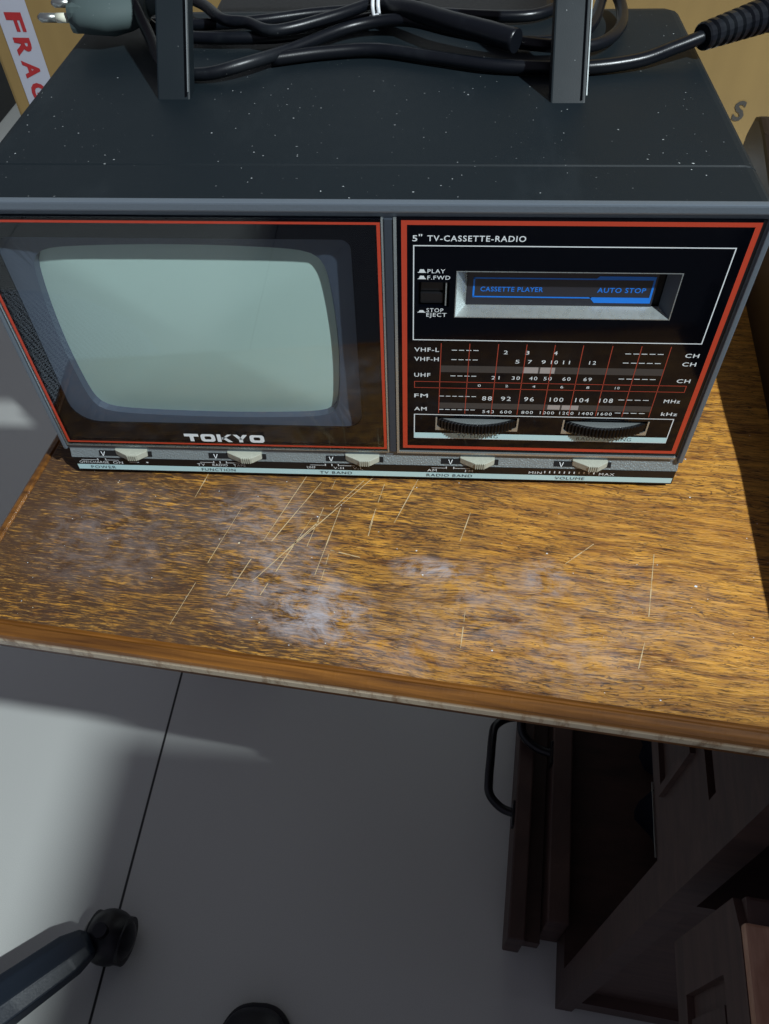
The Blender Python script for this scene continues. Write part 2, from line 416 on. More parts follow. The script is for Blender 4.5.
def line_rect(b, x0, x1, z0, z1, w, y, m=None, wz=None):
    wz = wz or w
    for q in ((x0, x1, z1-wz, z1), (x0, x1, z0, z0+wz), (x0, x0+w, z0+wz, z1-wz), (x1-w, x1, z0+wz, z1-wz)):
        b.quad([(q[0],y,q[2]),(q[1],y,q[2]),(q[1],y,q[3]),(q[0],y,q[3])], m)
line_rect(b, -.1455, .0100, .0229, .1399, .0013, -.00225, wz=.0010)
b.build('red_line', 'red', gw)
b = MB()
# wide rounded capitals TOKYO drawn as strokes
def stroke(b, pts, y, m):
    b.quad([(p[0], y, p[1]) for p in pts], m)
def logo(b, x0, z0, w, h, y, m):
    cw = w/5.; g = cw*.12; t = h*.36; v = cw*.24
    def R(a, c, d, e): stroke(b, [(a, c), (d, c), (d, e), (a, e)], y, m)
    # T
    x = x0; a, d = x, x+cw-g; R(a, z0+h-t, d, z0+h); R((a+d)/2-v/2, z0, (a+d)/2+v/2, z0+h-t)
    for k in (1, 4):
        a = x0+cw*k; d = a+cw-g; c = t*.45
        o = rounded(a, d, z0, z0+h, h*.3, 4); i = rounded(a+v, d-v, z0+h*.3, z0+h*.7, h*.12, 4)
        n = len(o); vo = [b.bm.verts.new((p[0], y, p[1])) for p in o]; vi = [b.bm.verts.new((p[0], y, p[1])) for p in i]
        for q in range(n): f = b.bm.faces.new((vo[q], vo[(q+1) % n], vi[(q+1) % n], vi[q])); f.material_index = b.mi(m)
    # K
    a = x0+cw*2; d = a+cw-g*.6; R(a, z0, a+v, z0+h)
    stroke(b, [(a+v, z0+h*.35), (a+v*1.5, z0+h*.35), (d, z0+h), (d-v*1.1, z0+h)], y, m); stroke(b, [(a+v*1.1, z0+h*.55), (d-v*1.2, z0), (d, z0), (a+v*2, z0+h*.68)], y, m)
    # Y
    a = x0+cw*3; d = a+cw-g; c = (a+d)/2
    stroke(b, [(a, z0+h), (c-v/2, z0+h*.36), (c+v/2, z0+h*.36), (a+v*1.1, z0+h)], y, m); stroke(b, [(d-v*1.1, z0+h), (c-v/2, z0+h*.36), (c+v/2, z0+h*.36), (d, z0+h)], y, m); R(c-v/2, z0, c+v/2, z0+h*.38)
logo(b, -.0868, .0252, .0394, .0050, -.0023, 'white')
b.build('maker_lettering', 'white', gw)
# picture surround (recessed, with barrel opening) and bulging screen
def barrel(cx, cz, hw, hh, bx, bz, r=.18, n=128):
    out = []
    for k in range(n):
        a = 2*math.pi*(k+.5)/n; ca, sa = math.cos(a), math.sin(a); e = 13.
        rr = (abs(ca)**e+abs(sa)**e)**(-1/e); u, v = ca*rr, sa*rr
        out.append((cx+u*(hw+bx*(1-v*v)), cz+v*(hh+bz*(1-u*u))))
    return out
CX, CZ = -.0705, .0810
n = 128
op = barrel(CX, CZ, .0575, .0432, .0034, .0022)
b = MB()
# outer rectangle sampled at the same angles
outr = []
for k in range(n):
    a = 2*math.pi*(k+.5)/n; ca, sa = math.cos(a), math.sin(a); rr = min(.0752/abs(ca) if ca else 9, .0590/abs(sa) if sa else 9); outr.append((CX+.0020+ca*rr, CZ+.0003+sa*rr))
vo = [b.bm.verts.new((p[0], .0012, p[1])) for p in outr]; vi = [b.bm.verts.new((p[0], .0042, p[1])) for p in op]; vb = [b.bm.verts.new((CX+(p[0]-CX)*.985, .0078, CZ+(p[1]-CZ)*.99)) for p in op]
for k in range(n):
    j = (k+1) % n; b.bm.faces.new((vo[k], vo[j], vi[j], vi[k])); b.bm.faces.new((vi[k], vi[j], vb[j], vb[k]))
bmesh.ops.recalc_face_normals(b.bm, faces=b.bm.faces)
b.build('picture_surround', 'mask', TV, label='slate grey surround recessed behind the glass')
b = MB(); N_ = 14; prev = None
full = barrel(CX, CZ, .0580, .0437, .0034, .0022)
for q in range(N_+1):
    t = 1-q/N_; y = .0076-.0046*(1-t*t)
    if t > 0: cur = [b.bm.verts.new((CX+(p[0]-CX)*t, y, CZ+(p[1]-CZ)*t)) for p in full]
    else: cur = [b.bm.verts.new((CX, y, CZ))]
    if prev:
        for k in range(n):
            j = (k+1) % n
            if len(cur) > 1: b.bm.faces.new((prev[k], prev[j], cur[j], cur[k]))
            else: b.bm.faces.new((prev[k], prev[j], cur[0]))
    prev = cur
bmesh.ops.recalc_face_normals(b.bm, faces=b.bm.faces)
b.build('picture_screen', 'screen', TV, smooth=True, label='pale grey-green curved screen, switched off')
b = MB(); b.box((-.147, .0125, .018), (.0118, .0135, .144)); b.box((.0113, .0046, .02), (.0123, .0135, .144)); b.build('tube_backing', 'black_slot', TV)

# ---- right panel: cassette, dial, tuning wheels
RP = MB()
SL = (.0388, .1228, .0985, .1192); BT = (.0242, .0361, .1030, .1143); W1 = (.0326, .0702, .0352, .0433); W2 = (.0901, .1285, .0345, .0430)
RX0, RX1, RZ0, RZ1 = QX0+.0011, QX1, PZ0+.0011, PZ1
RP.holed(RX0, RX1-.0016, RZ0, RZ1, -.0010, .0030, [SL, BT, W1, W2], 'black_gloss')
rp = RP.build('radio_panel', 'black_gloss', TV, label='glossy black cassette and radio panel')
Y = -.00105
b = MB(); line_rect(b, .0176, .1449, .0228, .1401, .0021, Y, 'red', .0018); b.build('red_line', 'red', rp)
b = MB()
line_rect(b, .0220, .1390, .0866, .1302, .00042, Y, 'white')
line_rect(b, .0227, .1388, .0296, .0450, .00042, Y, 'white')
def T(txt, x0, x1, z, h=.0021, m='white', y=Y, **k): add_text(b, txt, x0*mm, x1*mm, z*mm, h, y, m, **k)
T('5', 21.7, 23.5, 131.8, .0024); T('"', 24.0, 25.3, 132.4, .0022)
T('TV-CASSETTE-RADIO', 27.2, 63.1, 131.9, .0023)
T('PLAY', 27.5, 34.2, 118.4, .0017, bold=.008); T('F.FWD', 27.5, 36.2, 115.6, .0017, bold=.008); T('STOP', 27.4, 34.1, 100.6, .0018, bold=.008); T('EJECT', 27.4, 35.4, 98.4, .0018, bold=.008)
def wedge(x, z, w=.0024, h=.0012):
    b.quad([(x, Y, z), (x+w, Y, z), (x+w*.8, Y, z+h), (x+w*.2, Y, z+h)], 'white'); b.quad([(x-.0004, Y, z-.0003), (x+w+.0004, Y, z-.0003), (x+w+.0004, Y, z), (x-.0004, Y, z)], 'white')
wedge(.0242, .1188); wedge(.0242, .1160); wedge(.0242, .1006, h=.0008)
T('VHF-L', 22.7, 33.0, 80.7); T('VHF-H', 22.7, 33.0, 75.7); T('UHF', 22.7, 29.6, 67.0); T('FM', 22.8, 28.8, 55.1); T('AM', 22.8, 28.4, 47.2)
for t, x, z, h in (('CH',134,79.7,2.0),('CH',134,75.2,2.0),('CH',134.1,66.1,2.0),('MHz',131.6,54.5,2.0),('kHz',132.3,46.9,2.0)): T(t, x, x+(5.6 if t == 'CH' else 7.0), z, h*mm)
def nums(L, z, h=.0019, cw=1.75, m='white'):
    for t, x in L: w = cw*len(t)*.98-(.6 if t[0] == '1' else 0); T(t, x-w/2, x+w/2, z, h, m, bold=.004, spacing=1.25)
nums((('2',60.7),('3',69.6),('4',81.2)), 80.0); nums((('5',66),('7',71.2),('9',76.9),('10',81.4),('11',86.4),('12',97.2)), 75.2)
nums((('21',57.6),('30',66.3),('40',73.7),('50',79.8),('60',87.8),('69',96.7)), 66.2)
nums((('0',51),('2',62.8),('4',74.5),('6',86.5),('8',97.6),('10',110.1)), 61.9, .0013, 1.3)
nums((('88',54.9),('92',63.2),('96',73.3),('100',85.3),('104',96.4),('108',106.8)), 54.0, .0024, 2.2)
nums((('540',56.0),('600',63.9),('800',73.4),('1000',82.2),('1200',90.8),('1400',99.4),('1600',107.7)), 46.4, .0017, 1.75)
def dashes(x0, x1, z, k):
    s = (x1-x0)/k
    for i in range(k): b.quad([((x0+s*i)*mm, Y, z*mm), ((x0+s*i+s*.72)*mm, Y, z*mm), ((x0+s*i+s*.72)*mm, Y, (z+.34)*mm), ((x0+s*i)*mm, Y, (z+.34)*mm)], 'white')
dashes(38.3, 50.2, 81.5, 4); dashes(38.3, 50.2, 76.5, 4); dashes(38.3, 50.2, 67.6, 4); dashes(33.9, 50.8, 55.9, 6); dashes(33.9, 50.8, 47.9, 6)
dashes(109.6, 126, 81.0, 5); dashes(109.6, 126, 76.2, 5); dashes(109.6, 126, 67.5, 5); dashes(112, 126, 55.6, 4); dashes(112, 126, 47.8, 4)
b.build('white_printing', 'white', rp)
b = MB()
for x in (33.8, 45.6, 57.4, 69.0, 80.5, 92.0, 103.8, 115.5, 127.3): b.quad([((x-.16)*mm, Y-.00003, .0458), ((x+.16)*mm, Y-.00003, .0458), ((x+.16)*mm, Y-.00003, .0852), ((x-.16)*mm, Y-.00003, .0852)], 'red_thin')
line_rect(b, .0227, .1390, .0607, .0645, .00030, Y-.00003, 'red_thin'); b.build('scale_lines', 'red_thin', rp)
b = MB()
for x0, x1, z0, z1, m in ((34,127.3,69.8,73.4,'band_dark'),(68.8,75.2,70.0,73.2,'band_light'),(76.0,82.2,70.0,73.2,'band_light'),(34,127.3,48.9,52.2,'band_dark'),(82.0,87.4,49.3,51.9,'band_light'),(88.2,95.5,49.3,51.9,'band_light')):
    y = Y+.00002-(.00003 if m == 'band_light' else 0); b.quad([(x0*mm,y,z0*mm),(x1*mm,y,z0*mm),(x1*mm,y,z1*mm),(x0*mm,y,z1*mm)], m)
b.build('dial_bands', 'band_dark', rp)
b = MB(); b.quad([(.0228,Y-.00004,.0299),(.1386,Y-.00004,.0299),(.1386,Y-.00004,.0332),(.0228,Y-.00004,.0332)], 'pale')
T('TV TUNING', 42.8, 61.7, 30.5, .0020, 'ink', Y-.00008, bold=0); T('RADIO TUNING', 97.8, 122.7, 30.5, .0020, 'ink', Y-.00008, bold=0)
b.build('tuning_strip', 'pale', rp, label='pale strip lettered TV TUNING and RADIO TUNING')
# cassette slot: bevelled silver surround and dark door with blue printing
b = MB(); yi = .0042; x0, x1, z0, z1 = SL; ix0, ix1, iz0, iz1 = .0431, .1190, .1009, .1184
o = [(x0,-.0011,z0),(x1,-.0011,z0),(x1,-.0011,z1),(x0,-.0011,z1)]; i_ = [(ix0,yi,iz0),(ix1,yi,iz0),(ix1,yi,iz1),(ix0,yi,iz1)]
for k in range(4): j = (k+1) % 4; b.quad([o[k], o[j], i_[j], i_[k]], 'chrome' if k != 1 else 'bezel_dark')  # right bevel's shade painted with the darker bezel plastic
line_rect(b, x0-.0003, x1+.0003, z0-.0003, z1+.0003, .0004, -.00115, 'chrome')
cs = b.build('cassette_surround', 'chrome', rp, label='bevelled silver surround of the cassette slot')
b = MB(); b.box((ix0, yi-.0003, iz0), (.1160, yi+.0020, iz1)); b.box((.1160, yi+.0012, iz0), (ix1, yi+.0022, iz1), 'black_slot'); b.mats and None
if 'black_slot' in b.mats: b.mats.insert(0, 'cassette'); [setattr(f, 'material_index', 1) for f in b.bm.faces if f.calc_center_median().x > .1160]
YD = yi-.00036
def Rq(xa, xb, za, zb, m='blue'): b.quad([(xa*mm,YD,za*mm),(xb*mm,YD,za*mm),(xb*mm,YD,zb*mm),(xa*mm,YD,zb*mm)], m)
Rq(45.4,46.1,104.7,113.4); Rq(45.4,92.5,112.9,113.5); Rq(45.4,92,104.4,105.0); Rq(114.4,115.2,102.4,114.4)
b.quad([(92*mm,YD,112.9*mm),(114.4*mm,YD,112.9*mm),(114.4*mm,YD,114.5*mm),(93.8*mm,YD,114.5*mm)], 'blue'); b.quad([(93.4*mm,YD,102.4*mm),(114.4*mm,YD,102.4*mm),(114.4*mm,YD,105*mm),(91.2*mm,YD,105*mm)], 'blue')
T('CASSETTE PLAYER', 48.4, 72.8, 107.2, .0021, 'blue', YD, spacing=1.1); T('AUTO STOP', 93.8, 112.4, 107.2, .0022, 'blue', YD, spacing=1.1)
b.build('cassette_door', 'cassette', rp, label='dark cassette door with blue lettering')
b = MB(); b.box((.0248, .0004, .1036), (.0338, .0035, .1087), bev=.0004); b.box((.0248, .0012, .1089), (.0338, .0035, .1138), bev=.0004); b.build('cassette_button', 'black', rp)
b = MB(); b.box((.0236, .0028, .1024), (.0366, .0034, .1149)); b.box((.0346, -.0006, .1034), (.0351, .0030, .1140), 'chrome'); b.mats.insert(0, 'black_slot'); [setattr(f, 'material_index', 1) for f in b.bm.faces if f.calc_center_median().x > .0344 and f.calc_area() < 3.9e-5]; b.build('button_well', 'black_slot', rp)
# thumb wheels
def wheel(cx, z0):
    b = MB(); R_ = .0377; dy = -.0054; cy = dy+R_; n = 150
    top = []; bot = []; i1 = b.mi('black'); i2 = b.mi('chrome')
    for k in range(n):
        a = 2*math.pi*k/n
        for s_, rr in ((0, R_), (.5, R_-.0009)):
            aa = a+s_*2*math.pi/n
            top.append(b.bm.verts.new((cx+rr*math.cos(aa), cy+rr*math.sin(aa), z0+.0052))); bot.append(b.bm.verts.new((cx+rr*math.cos(aa), cy+rr*math.sin(aa), z0)))
    m_ = len(top)
    for k in range(m_): j = (k+1) % m_; f = b.bm.faces.new((bot[k], bot[j], top[j], top[k])); f.material_index = i1
    inn = [b.bm.verts.new((cx+(R_-.0016)*math.cos(2*math.pi*k/m_), cy+(R_-.0016)*math.sin(2*math.pi*k/m_), z0+.0054)) for k in range(m_)]
    for k in range(m_): j = (k+1) % m_; f = b.bm.faces.new((top[k], top[j], inn[j], inn[k])); f.material_index = i1
    f = b.bm.faces.new(inn); f.material_index = i2; f = b.bm.faces.new(bot[::-1]); f.material_index = i1
    b.build('tuning_wheel', 'black', rp, label='ribbed black thumb wheel with silver face')
wheel(.0514, .0364); wheel(.1093, .0358)
for (x0, x1, z0, z1) in (W1, W2):
    for s_, xx in ((1, x0), (-1, x1)):
        b = MB()
        P_ = [(xx, z0), (xx+s_*.0052, z0), (xx+s_*.0018, z0+.0018), (xx+s_*.0007, z0+.0026), (xx+s_*.0007, z1), (xx, z1)]
        b.prism([(x, -.0012, z) for x, z in P_], (0, .0008, 0)); b.build('wheel_slot_edge', 'chrome', rp)
b = MB(); b.box((.0170, .0400, .0200), (.1462, .0410, .1400)); b.build('panel_backing', 'black_slot', rp)
b = MB(); b.box((.1446, -.0008, .0215), (.1464, .0028, .1408)); b.build('panel_gap', 'black', rp)
# ---- slider channel and label strip under the panels
b = MB(); b.prism([(-.1475, .0150, .0118), (-.1475, -.0020, .0118), (-.1475, .0000, .0172), (-.1475, .0150, .0172)], (.296, 0, 0)); b.build('slider_channel', 'silver_tex', TV, label='textured silver slider channel')
b = MB(); b.box((-.1470, -.0022, .0028), (.1480, .0150, .0118)); ls = b.build('label_strip', 'black', TV, label='black label strip below the sliders')
YS = -.00226; ZS = .0022; b = MB()
b.quad([(-.1462,YS,.0036),(.1475,YS,.0036),(.1475,YS,.0071),(-.1462,YS,.0071)], 'pale'); b.build('pale_band', 'pale', ls)
b = MB()
def S(txt, x0, x1, z, h=.0016, m='white', y=YS-.00004, **k): add_text(b, txt, x0*mm, x1*mm, z*mm+ZS, h, y, m, **k)
S('OFF/CHARGE', -144.5, -129.6, 5.7, .0017, bold=.004); S('ON', -127.4, -122.4, 5.7, .0017, bold=.004); S('TV', -84.6, -80.8, 5.7, .0017, bold=.004); S('RADIO', -77, -69.4, 5.7, .0017, bold=.004); S('TAPE', -66.4, -60.4, 5.7, .0017, bold=.004)
S('UHF', -29.8, -25.6, 5.7, .0017, bold=.004); S('V-H', -16.6, -11.6, 5.7, .0016, bold=.004); S('V-L', -7, -2.2, 5.7, .0016, bold=.004); S('AM', 29.4, 34.0, 5.7, .0017, bold=.004); S('FM', 47.8, 51.6, 5.7, .0017, bold=.004); S('MIN', 78.6, 84.8, 5.7, .0017, bold=.004); S('MAX', 112.2, 119.6, 5.7, .0017, bold=.004)
def bar(x0, x1, z, w=.35):
    z += 2.2; b.quad([(x0*mm,YS-.00004,z*mm),(x1*mm,YS-.00004,z*mm),(x1*mm,YS-.00004,(z+w)*mm),(x0*mm,YS-.00004,(z+w)*mm)], 'white')
def tick(x, z0=7.8, z1=9.3, w=.5):
    z0 += 2.2; z1 += 2.2; b.quad([((x-w/2)*mm,YS-.00004,z0*mm),((x+w/2)*mm,YS-.00004,z0*mm),((x+w/2)*mm,YS-.00004,z1*mm),((x-w/2)*mm,YS-.00004,z1*mm)], 'white')
for xs, l, r in (((-134.5,-130.5),(-143,-134.5),(-130.5,-124)), ((-76,-72.8,-69.6),(-83,-76),(-69.6,-63)), ((-20.5,-17.3,-14.1),(-28,-20.5),(-14.1,-6)), ((38.6,42.2),(31.5,38.6),(42.2,50))):
    for x in xs: tick(x)
    bar(l[0], l[1], 8.1, .28); bar(r[0], r[1], 8.1, .28)
for k in range(11): tick(86.2+k*2.35, 6.4, 7.9, .55)
bar(-119, -114, 6.9, .3); bar(-110.3, -109.3, 6.7, .8)
for t, x0, x1 in (('POWER',-139.5,-126.8), ('FUNCTION',-83,-66), ('TV BAND',-23.6,-7.6), ('RADIO BAND',29.2,51.5), ('VOLUME',91.6,105.8)): S(t, x0, x1, 2.3, .0019, 'ink', YS-.0002, bold=.0)
for lo, hi, nm in ((-.150,-.100,'POWER'), (-.100,-.045,'FUNCTION'), (-.045,.015,'TV BAND'), (.015,.068,'RADIO BAND'), (.068,.150,'VOLUME')):
    q = MB(); q.bm.free(); q.bm = b.bm.copy(); q.mats = list(b.mats)
    bmesh.ops.delete(q.bm, geom=[v for v in q.bm.verts if not lo <= v.co.x < hi], context='VERTS')
    q.build('slider_lettering', 'white', ls, label='printed scale and the word '+nm)
b.bm.free()
# sliders: dark slot, small V mark, wedge-shaped knob with ribs
def slider(xa, xb, slot_x, vx):
    b = MB(); b.prism([(slot_x*mm-.002, -.00185, .0130), (slot_x*mm-.002, -.0009, .0156), (slot_x*mm-.002, .001, .0156), (slot_x*mm-.002, .001, .0130)], (xb*mm-slot_x*mm+.004, 0, 0), 'black_slot'); b.build('slider_slot', 'black_slot', TV)
    b = MB(); x0, x1 = xa*mm, xb*mm; l = x1-x0
    poly = [(x0, .001, .0134), (x0, -.0014, .0134), (x0+l*.42, -.0050, .0134), (x0+l*.74, -.0050, .0134), (x1, -.0020, .0134), (x1, .001, .0134)]
    b.prism(poly, (0, 0, .0036), 'knob', bev=.0003)
    for k in range(5): xk = x0+l*(.44+.06*k); b.box((xk, -.0055, .0136), (xk+.0005, -.0047, .0168), 'knob')
    kn = b.build('slider_knob', 'knob', TV, label='cream wedge-shaped slider knob')
    b = MB(); v = vx*mm
    for g in (-1, 1): b.quad([(v+g*.0011,-.0012,.0154),(v+g*.0007,-.0012,.0154),(v-g*.0001,-.0021,.0132),(v+g*.0002,-.0021,.0132)][::g], 'white')
    b.build('position_mark', 'white', TV)
slider(-124.5, -108.5, -131, -131); slider(-68.5, -51.5, -76, -74.5); slider(-10.5, 6.0, -18, -17.5); slider(45.0, 61.5, 38, 40.5); slider(98.5, 115, 92, 93.5)
for x in (-140, 140):
    for y in (.02, .175): b = MB(); b.cyl((x*mm, y, .0023), (0,0,1), .007, .0042, 20); b.build('rubber_foot', 'rubber', TV)
# carrying handle, swung back about 41 degrees
hd = Vector((0, .656, .755)); hx = Vector((1,0,0)); hn = hx.cross(hd)
b = MB()
def post(xa, xb, y):
    base = Vector((0, y, H-.004)); th = .0075; L = .135; off = -hn*.0
    A = [Vector((x, 0, 0))+base+hn*q for x, q in ((xa, 0), (xb, 0), (xb, -th), (xa, -th))]
    b.prism(A, hd*L, 'shell', bev=.0008)
hn = Vector((0, .755, -.656))       # points back-down, away from the camera
def post(b, xa, xb, y):
    base = Vector((0, y, H-.004)); A = [Vector((x, 0, 0))+base+hn*q for x, q in ((xa, 0), (xb, 0), (xb, .0075), (xa, .0075))]; b.prism(A, hd*.135, None, bev=.0008)
post(b, -.0905, -.0762, .0795); post(b, .0762, .0905, .0755)
e0 = Vector((0, .0775, H-.004))+hd*.135
b.prism([Vector((-.0905,0,0))+e0, Vector((-.0905,0,0))+e0+hn*.0075, Vector((-.0905,0,0))+e0+hn*.0075+hd*.02, Vector((-.0905,0,0))+e0+hd*.02], (.181, 0, 0), None, bev=.001)
h_ = b.build('carrying_handle', 'shell', TV)
for x, yy in ((-.0764, .0792), (.0901, .0752)):  # chrome slivers stand in for the highlight on the post edges
    b = MB(); base = Vector((x, yy, H+.0005))+hd*.004; b.prism([base, base+Vector((.00045,0,0)), base+Vector((.00045,0,0))+hn*.0010, base+hn*.0010], hd*.122, None)
    b.build('handle_glint', 'chrome', h_, label='bright strip painted as a glint along the handle post')

# ------------------------------------------------------------------ desk
O = Vector((-.1845, -.0930, 0)); EX = Vector((.9936, -.1126, 0)); EY = Vector((.1126, .9936, 0))
DM = Matrix(((EX.x, EY.x, 0, O.x), (EX.y, EY.y, 0, O.y), (0, 0, 1, Z0), (0, 0, 0, 1)))
DESK = bpy.data.objects.new('writing_desk', None); COL.objects.link(DESK); DESK.matrix_world = DM; ORG['writing_desk'] = Vector((0,0,0))
DESK['label'] = 'worn golden-brown wooden desk with moulded edge that carries the television'; DESK['category'] = 'desk'
b = MB(); LX, DY = .3735, .66
prof = [(.66, -.020), (.66, 0), (.0074, 0), (.0068, -.0012), (.0060, -.0013), (.0050, -.0006), (.0026, -.0010), (.0009, -.0024), (0, -.0060), (.0002, -.0100), (.0020, -.0128), (.0040, -.0140), (.0040, -.020)]
# top slab with front and left moulding: build as swept profile with mitred front-left corner
def top_slab(b):
    rows = []
    for d, z in prof[1:]:
        dd = min(d, .66)
        rows.append((dd, z))
    # verts: A at back-left, B at front-left corner, C at front-right
    V = []
    for d, z in rows[1:]:
        V.append([b.bm.verts.new((d, DY, z)), b.bm.verts.new((d, d, z)), b.bm.verts.new((LX+.004, d, z))])
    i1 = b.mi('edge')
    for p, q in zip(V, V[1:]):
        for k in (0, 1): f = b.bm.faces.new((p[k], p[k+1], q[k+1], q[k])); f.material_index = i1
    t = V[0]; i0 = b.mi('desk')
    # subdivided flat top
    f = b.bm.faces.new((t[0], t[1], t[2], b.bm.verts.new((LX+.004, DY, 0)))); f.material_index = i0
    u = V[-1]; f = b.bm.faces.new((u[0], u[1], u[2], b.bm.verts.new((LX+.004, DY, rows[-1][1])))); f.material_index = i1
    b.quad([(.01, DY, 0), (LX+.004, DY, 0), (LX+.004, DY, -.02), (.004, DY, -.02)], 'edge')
top_slab(b)
bmesh.ops.recalc_face_normals(b.bm, faces=b.bm.faces)
# scratches and dust specks are part of the top's surface
def to_local(p): q = Vector(p)-O; return Vector((q.dot(EX), q.dot(EY), 0))
def scratch(p, q, w=.00021):
    a, c = to_local(p), to_local(q); d = (c-a); nrm = Vector((-d.y, d.x, 0)).normalized(); k = 7; z = .00012
    for s_ in range(k):
        if random.random() < .12: continue
        u0, u1 = s_/k, (s_+1)/k; ww = w*(.5+random.random()*.8)*(1-abs(u0-.5)*.8)
        P = [a+d*u0-nrm*ww, a+d*u1-nrm*ww, a+d*u1+nrm*ww, a+d*u0+nrm*ww]
        b.quad([(x.x, x.y, z) for x in P], 'scratch')
SCR = [((-0.0603,-0.0221),(-0.0838,-0.1000)),((-0.0808,0.0005),(-0.0847,-0.0162)),((-0.0310,-0.0006),(-0.0585,-0.0732)),((-0.0232,-0.0046),(-0.0460,-0.0483)),((-0.0019,-0.0025),(-0.0481,-0.0650)),((0.0026,-0.0002),(-0.0351,-0.0479)),((-0.0163,-0.0029),(-0.0257,-0.0445)),((-0.0121,-0.0204),(-0.0202,-0.0605)),((-0.0252,-0.0273),(-0.0434,-0.0721)),((-0.0320,-0.0237),(-0.0184,-0.0258)),((0.0050,-0.0214),(0.0025,-0.0373)),((-0.0150,-0.0486),(-0.0177,-0.0688)),((-0.0146,-0.0462),(-0.0004,-0.0498)),((0.0251,-0.0005),(0.0125,-0.0339)),((0.0507,-0.0214),(0.0456,-0.0388)),((0.1073,-0.0381),(0.0933,-0.0498)),((0.1339,-0.0430),(0.1263,-0.0766)),((0.0476,-0.0771),(0.0455,-0.0951)),((0.1226,-0.0894),(0.1182,-0.1018)),((0.0084,-0.0045),(0.0026,-0.0327))]
for p, q in SCR: scratch((p[0], p[1], 0), (q[0], q[1], 0))
for k in range(150):
    x, y = random.uniform(.02, .365), random.uniform(.012, .30); s_ = random.choice((.0002,.0003,.0003,.0005)) ; a = random.random()*3
    if x > .29 and random.random() < .3: s_ *= 1.6
    b.quad([(x+s_*math.cos(a+t), y+s_*math.sin(a+t)*.8, .00014) for t in (0, 1.5, 3.1, 4.8)], 'paper')
b.build('desk_top', 'desk', DESK, label='scratched and scuffed golden-brown top')
b = MB(); b.box((.03, .04, -.085), (.370, .062, -.0201)); b.box((.03, .062, -.085), (.05, .60, -.0201)); b.box((.03, .60, -.085), (.370, .62, -.0201)); b.build('apron', 'dwood', DESK)
for x, y in ((.032, .58),): b = MB(); b.box((x, y, -.74), (x+.04, y+.04, -.0851), bev=.003); b.build('leg', 'dwood', DESK)
# side gallery with scrolled outline, along the right end of the top
b = MB()
pr = [(-.0, -.03), (.0, .027), (.06, .031), (.13, .034), (.17, .040), (.21, .044), (.25, .049), (.29, .053), (.33, .058), (.37, .064), (.39, .065), (.402, .060), (.410, .045), (.412, -.03)]
b.prism([(LX+.0006, y, z) for y, z in pr], (.026, 0, 0), None, bev=.003)
b.build('side_gallery', 'gallery', DESK, label='low dark side gallery with scrolled top')
# cabinet pedestal at the right end: left-facing side with frame, panel and an open compartment
PX = LX+.001; PY0 = .006; PYB = .62
b = MB()
b.box((PX, PY0, -.74), (PX+.018, .036, -.03)); b.box((PX, .55, -.74), (PX+.018, PYB, -.03)); b.box((PX, .036, -.27), (PX+.018, .55, -.153)); b.box((PX, .036, -.140), (PX+.018, .55, -.03)); b.box((PX, .036, -.74), (PX+.018, .55, -.68))
b.box((PX+.006, .036, -.153), (PX+.014, .55, -.140))
b.box((PX+.35, PY0, -.74), (PX+.368, PYB, -.03)); b.box((PX+.018, PYB-.018, -.74), (PX+.35, PYB, -.03)); b.box((PX+.018, PY0+.001, -.72), (PX+.35, PYB-.018, -.68)); b.box((PX+.018, PY0+.001, -.27), (PX+.35, PYB-.018, -.255)); b.box((PX, PY0, -.0295), (PX+.368, PYB, -.002))
ped = b.build('pedestal_case', 'panelwood', DESK, label='dark panelled cabinet under the right end')
b = MB()
b.box((PX+.0182, PY0+.012, -.68), (PX+.30, PY0+.030, -.27)); b.box((PX-.0035, .07, -.245), (PX, .50, -.239)); b.box((PX-.0035, .07, -.175), (PX, .50, -.169)); b.box((PX-.0035, .07, -.239), (PX, .076, -.175)); b.build('panel_moulding', 'dwood', ped)
# base ledge and the two low drawers that stick out, with loop handles
b = MB(); b.box((PX-.024, .072, -.739), (PX, .40, -.645), bev=.002); d2 = b.build('drawer', 'dwood', DESK, label='closed low drawer')
b = MB(); b.box((PX-.064, .052, -.728), (PX-.045, .42, -.660), bev=.002); b.box((PX-.0448, .060, -.726), (PX-.0245, .41, -.700)); d1 = b.build('drawer', 'dwood', DESK, label='pulled-out low drawer front with loop handle')
def loop(parent, x, y0, y1, z, out, r=.0055):
    b = MB(); ym = (y0+y1)/2
    P = [(x+.001, y0-.006, z), (x-out*.5, y0-.001, z), (x-out*.92, y0+.012, z+.002), (x-out, y0+.030, z+.004), (x-out, ym, z+.005), (x-out, y1-.030, z+.004), (x-out*.92, y1-.012, z+.002), (x-out*.5, y1+.001, z), (x+.001, y1+.006, z)]
    b.tube(spline(P, 6), r, 10); b.box((x-.003, y0-.022, z-.008), (x+.0005, y0+.008, z+.008), bev=.001); b.box((x-.003, y1-.008, z-.008), (x+.0005, y1+.022, z+.008), bev=.001)
    b.build('loop_handle', 'iron', parent, label='black iron loop handle')
loop(d1, PX-.064, .196, .310, -.672, .034)
loop(d2, PX-.024, .270, .385, -.6525, .040)
